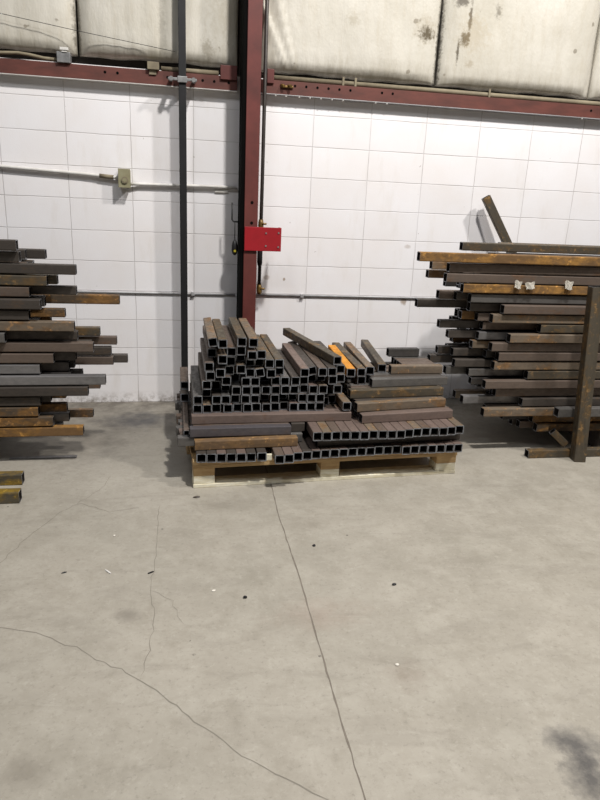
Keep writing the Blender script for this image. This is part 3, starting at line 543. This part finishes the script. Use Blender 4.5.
tag(link('metal_bracket', bm, DULLTAN), 'tan metal bracket on the girt left of the black post', 'bracket')

# red H column
cl = empty('steel_column', (1.175, 0, 0), 'tall red steel column against the block wall', 'steel column')
bm = bmesh.new()
box(bm, (-.037, -.25, 0), (.052, -.238, 4.4), .002); box(bm, (-.037, -.035, 0), (.052, -.024, 4.4), .002); box(bm, (-.005, -.238, 0), (.015, -.035, 4.4))
link('column_shaft', bm, RED, cl)
bm = bmesh.new(); box(bm, (-.062, -.243, 0), (-.038, -.05, 4.4), .002); link('side_shade', bm, HOLE_SHADE, cl)['label'] = 'black strip standing in for shade down the left side of the column'  # added black box, stands in for the shade in the web recess
bm = bmesh.new(); box(bm, (-.10, -.28, 0), (.10, -.01, .014), .002); link('base_plate', bm, RED, cl)
for z in (1.445, 1.315):
    bm = bmesh.new(); pipe(bm, [(.012, -.2515, z), (.012, -.249, z)], .010, 12); link('bolt_hole', bm, HOLE_SHADE, cl)
pl = empty('bracket_plate', (1.264, -.2525, 1.135), 'bright red bolted plate bracket fixed across the column', 'bracket')
bm = bmesh.new(); box(bm, (-.124, -.012, 0), (.124, 0, .156), .0025); box(bm, (-.03, 0, 0), (.124, .08, .008)); box(bm, (.116, 0, 0), (.124, .08, .156), .001)
link('plate', bm, BRIGHT_RED, pl)
for x, z in ((.02, .035), (.02, .118), (.105, .03), (.105, .122)):
    bm = bmesh.new(); pipe(bm, [(x, -.012, z), (x, -.016, z)], .006, 8); link('bolt', bm, GREYM, pl)

# black square post with strap clamp
bp = empty('black_post', (.742, -.106, 0), 'slim black square post standing in front of the wall, left of the column', 'post')
bm = bmesh.new(); box(bm, (-.0235, -.0235, 0), (.0235, .0235, 4.4), .003); link('post_shaft', bm, BLACK, bp)
bm = bmesh.new(); box(bm, (-.09, -.034, 2.162), (.09, -.024, 2.178), .003); box(bm, (-.03, -.037, 2.152), (.03, -.0245, 2.188), .003)
pipe(bm, [(-.07, -.034, 2.17), (-.07, -.045, 2.17)], .014, 10); pipe(bm, [(.07, -.034, 2.17), (.07, -.045, 2.17)], .014, 10)
box(bm, (-.085, -.0295, 2.163), (-.06, .044, 2.177)); box(bm, (.06, -.0295, 2.163), (.085, .044, 2.177)); link('strap_clamp', bm, GREYM, bp)
bm = bmesh.new(); box(bm, (-.06, -.06, 0), (.06, .06, .01), .002); link('foot_plate', bm, BLACK, bp)

# thin dark pipe right of the column with fittings
tp = empty('thin_pipe', (1.276, -.085, .80), 'thin dark vertical pipe with brass fittings just right of the column', 'pipe')
bm = bmesh.new(); pipe(bm, [(-.008, 0, .03), (-.004, 0, .8), (0, 0, 3.6)], .0125, 12); link('pipe_run', bm, PIPE, tp)
for z, lb in ((.50, 'upper'), (.055, 'lower')):
    bm = bmesh.new(); pipe(bm, [(-.006, 0, z-.035), (-.006, 0, z-.012), (-.006, 0, z+.012), (-.006, 0, z+.035)], [.015, .019, .019, .015], 8)
    pipe(bm, [(-.006, -.01, z+.005), (.03, -.02, z+.008)], .007, 8)
    link('brass_fitting', bm, BRASS, tp)['label'] = lb+' brass fitting on the thin pipe'
bm = bmesh.new(); pipe(bm, [(-.008, 0, .22), (-.008, 0, .24), (-.008, 0, .33), (-.008, 0, .36)], [.013, .019, .019, .013], 10); link('coupling', bm, BLACK, tp)

# hook rod and its pear shaped grip beside the column
hk = empty('hanging_hook', (1.095, -.17, 1.43), 'thin dark hook rod with black oval grip hanging left of the column', 'hook')
bm = bmesh.new(); pipe(bm, [(-.032, 0, .01), (-.032, 0, -.10), (-.022, 0, -.113), (.010, .01, -.115), (.014, .04, -.115)], .0048, 8)
link('crank_rod', bm, BLACK, hk)
bm = bmesh.new(); pipe(bm, [(-.012, 0, -.112), (-.012, 0, -.24)], .0035, 6); link('cord', bm, BLACK, hk)
bm = bmesh.new(); pipe(bm, [(-.012, 0, -.232), (-.012, 0, -.245), (-.012, 0, -.27), (-.012, 0, -.30), (-.012, 0, -.325), (-.012, 0, -.335)], [.006, .014, .020, .021, .015, .006], 14)
g = link('grip', bm, BLACK, hk)
bm = bmesh.new(); pipe(bm, [(-.012, -.019, -.305), (-.012, -.0235, -.305)], .009, 10); link('yellow_button', bm, YELLOW, g)

# beige outlet box and conduits
ob = empty('outlet_box', (.362, 0, 1.505), 'beige metal outlet box on the wall with conduit either side', 'electrical box')
bm = bmesh.new(); box(bm, (-.036, -.075, 0), (.036, -.0, .112), .004); link('box', bm, BEIGE, ob)
bm = bmesh.new(); box(bm, (-.039, -.080, -.003), (.039, -.0755, .115), .002); link('cover_plate', bm, BEIGE, ob)
bm = bmesh.new(); pipe(bm, [(.003, -.0802, .045), (.003, -.089, .045)], .021, 16); sk = link('round_socket', bm, DULLTAN, ob)
bm = bmesh.new(); pipe(bm, [(.003, -.0892, .045), (.003, -.0905, .045)], .013, 16); link('socket_face', bm, BEIGE, sk)
bm = bmesh.new(); pipe(bm, [(-2.0, -.02, 1.603), (-.41, -.02, 1.598), (.1, -.02, 1.577), (.26, -.022, 1.566), (.3255, -.03, 1.565)], .0115, 10); pipe(bm, [(.20, -.022, 1.571), (.29, -.025, 1.5655)], .014, 10, 1)
tag(link('conduit', bm, [CONDUIT_WHITE, DULLTAN]), 'white painted conduit entering the outlet box from the left', 'conduit')
bm = bmesh.new(); pipe(bm, [(.3985, -.03, 1.528), (.46, -.02, 1.530), (.9, -.02, 1.537), (1.105, -.02, 1.538)], .0105, 10); box(bm, (.955, -.012, 1.50), (1.05, -.001, 1.527), .004, 0, None)
tag(link('conduit', bm, CONDUIT_WHITE), 'white painted conduit from the outlet box to the column', 'conduit')
for x0, x1, lb in ((-.9, 1.105, 'thin grey conduit low on the wall left of the column'), (1.245, 3.2, 'thin grey conduit low on the wall right of the column')):
    bm = bmesh.new(); pipe(bm, [(x0, -.008, .806), (x1, -.008, .803)], .0072, 8)
    for cx in (x0+.35, x1-.3): box(bm, (cx-.012, -.024, .792), (cx+.012, -.0005, .817), .002)
    tag(link('conduit', bm, CONDUIT_GREY), lb, 'conduit')

# ------------------------------------------------------------------ pallet
PA = math.atan2(.078, 1.50)
pal = empty('wooden_pallet', (.765, -1.548, 0), 'wooden pallet with whitewashed lower front edge under the steel tubes', 'pallet', rot=(0, 0, PA))
W, D = 1.50, 1.06
for i, y in enumerate((0, D/2-.05, D-.1)):
    bm = bmesh.new(); box(bm, (0, y, 0), (W, y+.10, .02), .0025)
    o = link('bottom_board', bm, WHITEWOOD if i == 0 else WOOD, pal)
    if i == 0: o['label'] = 'whitewashed front bottom board'
    bm = bmesh.new(); box(bm, (0, y, .1105), (W, y+.10, .1285), .002); link('stringer_board', bm, WOOD, pal)
    for x0, x1 in ((0, .115), (.69, .80), (W-.125, W)):
        bm = bmesh.new(); box(bm, (x0+.002, y+.004, .0655), (x1-.002, y+.098, .110), .003); box(bm, (x0+.002, y+.004, .0205), (x1-.002, y+.098, .0655), .003, 1 if i == 0 else 0)
        link('block', bm, [WOOD, WHITEWOOD], pal)
for k in range(9):
    y = k*(D-.09)/8
    bm = bmesh.new(); box(bm, (0, y, .129), (W, y+.088, .1505), .002); link('deck_board', bm, WOOD, pal)
bm = bmesh.new(); box(bm, (0, 0, 0), (.03, .012, .035), .003)
tag(link('wood_chip', bm, WHITEWOOD, None, (1.145, -1.565, .153)), 'small pale wood chip between two groups of tubes at the pallet front', 'wood chip')

# ------------------------------------------------------------------ tubes on the pallet
YD = (0, 1, 0)
GA = 'tube ends in the bottom front row on the pallet'
for i, (x, y) in enumerate(ROWA):
    side, n = ('left', i+1) if i < 14 else ('right', len(ROWA)-i)
    tube((x, y, .1775), YD, 1.02, random.choice(['mauve', 'brown', 'mauve', 'dark']), f'steel tube end, {ORD[n]} from the {side} in the row lying directly on the pallet', GA)
GB = 'tube ends in the upper front row on the pallet'
for i, (x, y) in enumerate(ROWB):
    n = i+1
    tube((x, y, .2801), YD, .72, ['mauve', 'tan', 'brown', 'mauve', 'mauve'][i % 5], f'purplish brown steel tube, {ORD[n]} from the left in the upper front row', GB)

def xtube(l, r, zb, mat, label, group='crosswise tubes on the pallet', s=.0500):
    """tube lying along the wall; l and r are the ends of its lower front edge"""
    l = Vector((*l, zb+s/2)); r = Vector((*r, zb+s/2)); d = (r-l); L = d.length; d.normalize()
    n = Vector((-d.y, d.x, 0))
    return tube(l+n*(s/2), d, L, mat, label, group, s)
# layer on the bottom row, left half
xtube((.775, -1.529), (1.322, -1.500), .2035, 'woody', 'wood-brown steel tube in front on the left, just above the bottom row')
xtube((.689, -1.466), (1.358, -1.438), .2035, 'grey', 'pale grey-brown tube sticking out furthest left, behind the wood-brown one')
for k in range(16):
    xtube((.69+random.uniform(-.015, .03), -1.412+k*.0515), (1.335+random.uniform(-.03, .03), -1.384+k*.0515), .2035, random.choice(['mauve', 'brown', 'grey']), f'crosswise tube on the left side, {ORD[k+1]} behind the pale front one, end jutting left', 'crosswise tubes jutting left from the pallet load')
# spacers under the upper right row
for k in range(7):
    xtube((1.425 if k else 1.43, -1.515+k*.10+(.03 if k else 0)), (2.27, -1.462+k*.10+(.03 if k else 0)), .2035, 'dark', f'dark spacer tube {ORD[k+1]} from the front beneath the upper right row', 'dark spacer tubes under the upper row')
# second crosswise layer
xtube((.752, -1.471), (1.291, -1.459), .2545, 'bluegrey', 'blue-grey steel tube lying crosswise second below the heap on the left')
xtube((1.300, -1.413), (1.374, -1.411), .2545, 'dark', 'short dark tube stub right of the blue-grey crosswise tube')
for k in range(14):
    y = -1.412+k*.0515
    xtube((.772+random.uniform(-.006, .01), y), (1.372 if k else 1.285, y), .2545, random.choice(['mauve', 'brown', 'dark']), f'hidden crosswise tube {ORD[k+1]} behind the blue-grey one', 'crosswise tubes hidden under the heap')
tube((.7340, -1.440, .2700), YD, .86, 'brown', 'narrow rusty brown tube running back along the left edge of the load', 'x', .030, .003)
del ALL[-1]['group']
for y0, zc, ln, mt, lb in ((-.93, .3108, .42, 'dark', 'dark tube at the back left corner of the load, lower of two'), (-.84, .3614, .36, 'brown', 'brown tube at the back left corner of the load, upper of two')):
    tube((.732, y0, zc), YD, ln, mt, lb, 'short tubes at the back left corner of the load')
# crosswise tubes directly under the heap
xtube((.762, -1.411), (1.640, -1.392), .3055, 'mauve', 'long grey-brown steel tube lying crosswise directly under the heap')
for k in range(11):
    y = -1.356+k*.0555
    xtube((.766, y), (1.628, y+.019), .3055, random.choice(['mauve', 'brown', 'dark']), f'crosswise bed tube {ORD[k+1]} behind the front one under the heap', 'crosswise tubes bedding the heap')

# the heap
rows = {}
for x, y, z, ro in HEAP: rows.setdefault(round((z-.3805)/.049), []).append((x, y, z, ro))
GH = 'tubes in the heap on the pallet'
for r in sorted(rows):
    L = sorted(rows[r])
    for i, (x, y, z, ro) in enumerate(L):
        top = z > .70
        mat = random.choice(['dark', 'brown', 'dark', 'grey', 'mauve', 'tan'])
        ln = .66+random.uniform(-.03, .03)
        if z > .58: mat = random.choice(['tan', 'brown', 'olive', 'tan'])
        if x < .86 and z > .45: mat = random.choice(['brown', 'woody', 'brown'])
        if abs(x-1.32) < .03 and .56 < z < .60: mat = 'olive'
        if abs(x-1.48) < .08 and z > .58: mat = 'olive' if x < 1.4 else 'tan'
        if top: ln = .61
        s = .0484
        if ro: s = .0475
        look = LOOK[mat]
        tube((x, y, z), YD, ln, mat, f'{look} tube end, {ORD[i+1]} from the left in the heap, {ORD[r+1]} layer from its bottom', GH, s, .0042, ro)

# crosswise tubes stepped up on the right
GE = 'crosswise tubes stepped up at the right of the pallet'
E = [((1.689, -1.446), (2.247, -1.38), .3055, 'mauve', 'purplish brown crosswise tube lowest in the stepped right-hand group'),
     ((1.671, -1.397), (2.223, -1.32), .3565, 'tan', 'tan brown crosswise tube second lowest in the stepped right-hand group'),
     ((1.652, -1.306), (2.226, -1.267), .4075, 'olive', 'olive brown crosswise tube in the middle of the stepped right-hand group'),
     ((1.790, -1.26), (2.266, -1.218), .4585, 'grey', 'dark grey crosswise tube second from top in the stepped right-hand group'),
     ((1.935, -1.15), (2.259, -1.143), .5095, 'tan', 'orange-brown crosswise tube topmost in the stepped right-hand group')]
for l, r, z, mt, lb in E: xtube(l, r, z, mt, lb, GE)
for li, (l, r, z, mt, lb) in enumerate(E[:5]):
    sl = (r[1]-l[1])/(r[0]-l[0])
    n = [8, 8, 6, 5, 4][li]
    for k in range(1, n+1):
        y0 = l[1]+k*.0525 if k < 3 or li == 4 else l[1]+.105+(k-2)*.085
        x0 = max(l[0], 1.655)+random.uniform(0, .02)
        if li == 4: x0 = max(x0, 2.02 + .0*k) if k > 0 else x0
        xr = r[0]-random.uniform(0, .04)
        xtube((x0, y0+sl*.02), (xr, y0+(xr-x0)*sl), z, random.choice(['grey', 'dark', 'brown']), f'crosswise tube {ORD[k]} behind the front one in step {ORD[li+1]} from the bottom, right group', 'crosswise tubes behind the stepped right group')
# leaning and loose tubes on top
GT = 'loose tubes laid on top of the pallet load'
def two(a, b, mat, label, s=.0500, roll=0): 
    d = Vector(b)-Vector(a); return tube(a, d, d.length, mat, label, GT, s, .0045, roll)
two((1.892, -1.105, .5345), (1.985, -.39, .5345), 'olive', 'rightmost loose tube pointing back on the pallet load, beside the orange-brown crosswise tube')
two((1.800, -1.165, .5345), (1.838, -.47, .5345), 'tan', 'loose tube second from the right pointing back on the load')
two((1.738, -1.20, .5345), (1.752, -.49, .5345), 'olive', 'loose dark tube just right of the bright orange one')
two((1.662, -1.25, .5450), (1.694, -.62, .5450), 'bright_orange', 'bright orange tube with white cut end on the pallet load')
two((1.745, -1.19, .4835), (1.76, -.52, .4835), 'dark', 'dark tube hidden under the loose tubes right of the orange one')
two((1.683, -1.10, .4835), (1.695, -.62, .4835), 'dark', 'dark tube supporting the bright orange tube')
two((1.566, -1.300, .6285), (1.400, -.54, .6420), 'olive', 'olive brown tube lying diagonally across the heap top', .0485)
# grey pieces at the back of the right group
xtube((1.99, -.92), (2.19, -.915), .5610, 'grey', 'short grey tube lying at the back of the stepped right group', GT)

# ------------------------------------------------------------------ long stock either side
PS = .0582
def rack(cells, xdir, xfar, gname, side):
    lay = {k: (0 if k == 15 else random.uniform(-.016, .02)) for k in range(30)}
    for k, c, x, y, z, mt in cells:
        jy = lay[k]+random.uniform(-.0004, .0004)
        L = round(abs(xfar-x), 1); 
        mat = mt
        fwd = random.uniform(-.026, 0) if c == 0 and k != 15 else 0
        dz = 0
        sz = .0515 if c == 0 else random.uniform(.045, .050)
        if c > 0: dz = random.uniform(-.002, .002)
        sl = random.uniform(-.001, .001)
        a = (x, y+jy+fwd, z+dz); d = (-1 if side == 'left' else 1, -random.uniform(0, .006) if c == 0 else 0, sl)
        sz = round(sz, 3)
        where = 'front face' if c == 0 else f'{ORD[c+1]} row back'
        tube(a, d, L, mat, f'long {LOOK[mt]} steel tube, {ORD[k+1]} layer up, {where} of the {side}-hand stack', gname, sz, .0036)
rack(LEFT, -1, -1.6, 'long steel tubes in the left stack', 'left')
rack(RIGHT, 1, 5.0, 'long steel tubes in the right stack', 'right')
def loose(a, d, L, mat, label, group=None, s=PS): 
    o = tube(a, d, L, mat, label, group or 'x', s)
    if not group: del o['group']
    return o
loose((3.0, -1.234, .2850), (1, .0, 0), 2.0, 'grey', 'blue-grey long tube end in front of the right stack, near the upright', None, .056)
loose((2.905, -.095, 1.557), (.93, -.20, -1.53), 1.82, 'olive', 'rusty tube leaning against the wall behind the right stack')
# bearers under the stacks
for x, sd, z in ((3.42, 'right', .1250), (4.5, 'right', .1250), (-.62, 'left', .1600), (-1.4, 'left', .1600)):
    bm = bmesh.new(); box(bm, (x-.04, -1.17, 0), (x+.04, -.50, z-.0002), .004)
    tag(link('bearer_beam', bm, STEEL['dark']), f'dark bearer beam on the floor under the {"near" if x in (3.42, -.62) else "far"} end of the {sd} stack', 'beam')
# upright and its foot
up = loose((3.135, -1.335, 0), (-.07, .012, 1.07), 1.075, 'olive', 'tall rusty steel upright leaning slightly left in front of the right stack', None, .072)
loose((2.825, -1.262, .0255), (1, -.01, 0), 2.2, 'olive', 'brown steel tube lying on the floor behind the upright of the right stack', None, .0505)
loose((3.015, -1.205, .148), (.10, -.03, -.09), .12, 'olive', 'short dark brace sloping down to the foot of the upright', None, .045)
# two tubes on the floor at the left edge
loose((-.104, -1.405, .0295), (-1, .01, 0), 1.5, 'spotted', 'yellow-spotted rusty tube on the floor left, the one nearer the stack')
loose((-.072, -1.622, .0295), (-1, .012, 0), 1.5, 'spotted', 'yellow-spotted rusty tube on the floor left, the one nearer the camera')
bm = bmesh.new(); box(bm, (-.25, -1.075, 0), (.115, -1.045, .006), .001)
tag(link('flat_bar', bm, STEEL['silver']), 'thin pale flat bar on the floor in the shade of the left stack', 'steel bar')

# paper tags on the right stack
def scrap(loc, w_, h_, rz, label):
    bm = bmesh.new(); n = 6; g = []
    for j in range(n+1):
        g.append([bm.verts.new(((i/n-.5)*w_*(1-.12*math.sin(j)), .003*math.sin(i*1.1+j*.5), j/n*h_+.003*math.sin(i*1.3))) for i in range(n+1)])
    for j in range(n):
        for i in range(n): bm.faces.new((g[j][i], g[j][i+1], g[j+1][i+1], g[j+1][i]))
    bmesh.ops.solidify(bm, geom=bm.faces[:], thickness=.001)
    o = link('paper_tag', bm, PAPER, None, loc); o.rotation_euler = (math.radians(-14), math.radians(rz), 0)
    return tag(o, label, 'paper tag', 'paper scraps on the right stack')
scrap((2.655, -1.178, 1.034), .042, .044, 12, 'crumpled white paper scrap on an orange tube, leftmost of three on the right stack')
scrap((2.740, -1.178, 1.032), .056, .040, -8, 'white paper scrap beside the leftmost one on the right stack')
scrap((2.985, -1.178, 1.034), .05, .05, 8, 'white paper tag on the right stack left of the upright')

# small litter on the floor
def pebble(x, y, sx_, sy_, sz_, rz, mat, name, label):
    bm = bmesh.new(); bmesh.ops.create_icosphere(bm, subdivisions=2, radius=1)
    for v in bm.verts:
        v.co *= 1+.25*noise.noise(v.co*1.7+Vector((x*9, y*9, 0)))
        v.co.x *= sx_; v.co.y *= sy_; v.co.z = max(v.co.z*sz_, -sz_*.6)
    zmin = min(v.co.z for v in bm.verts)
    for v in bm.verts: v.co.z -= zmin
    o = link(name, bm, mat, None, (x, y, .0002)); o.rotation_euler = (0, 0, rz); tag(o, label, 'debris')
pebble(.406, -2.318, .022, .004, .003, -.9, CONDUIT_WHITE, 'white_sliver', 'thin white sliver on the floor between two dark curls')
pebble(.576, -2.344, .014, .003, .004, .5, BLACK, 'dark_shaving', 'dark curled metal shaving on the crack, right of the white sliver')
pebble(.235, -2.306, .011, .003, .003, .4, BLACK, 'dark_shaving', 'dark curled metal shaving left of the white sliver')
pebble(.936, -2.56, .008, .007, .006, .2, BLACK, 'dark_pebble', 'dark pebble on the floor left of the floor joint')
pebble(1.541, -2.54, .010, .006, .005, .2, BLACK, 'dark_pebble', 'dark pebble on the open floor right of the floor joint')
pebble(1.28, -2.201, .008, .007, .005, .9, BLACK, 'dark_pebble', 'dark pebble just right of the floor joint, nearest the pallet')
pebble(.405, -2.02, .006, .005, .003, .9, PAPER, 'white_chip', 'tiny white chip on the floor left of the thin crack')
pebble(.82, -2.5, .009, .006, .003, .3, PAPER, 'white_chip', 'tiny white chip on the floor near the dark pebble')
pebble(1.40, -3.0, .007, .006, .003, .3, PAPER, 'white_chip', 'tiny white chip at the brown smudge right of the joint')
pebble(.78, -1.66, .018, .009, .005, .1, STEEL['dark'], 'dark_scale', 'flake of dark scale on the floor before the pallet left end')

# every tube beyond the three hundred that show largest goes into one object
bpy.context.view_layer.update()
deep = [o for i, o in enumerate(ALL) if i in SMALL]
bm = bmesh.new(); mats = []
for o in deep:
    me = o.data; n0 = len(bm.faces); v0 = len(bm.verts)
    idx = []
    for mm in me.materials:
        if mm not in mats: mats.append(mm)
        idx.append(mats.index(mm))
    vs = [bm.verts.new(o.matrix_world @ v.co) for v in me.vertices]
    for p in me.polygons:
        f = bm.faces.new([vs[k] for k in p.vertices]); f.material_index = idx[p.material_index]
    bpy.data.objects.remove(o)
if deep:
    me = bpy.data.meshes.new('steel_tubes'); bm.to_mesh(me)
    for mm in mats: me.materials.append(mm)
    o = bpy.data.objects.new('steel_tubes', me); COL.objects.link(o)
    o['kind'] = 'stuff'; o['label'] = 'barely visible steel tubes packed deep inside the stacks and the pallet load'; o['category'] = 'steel tubes'
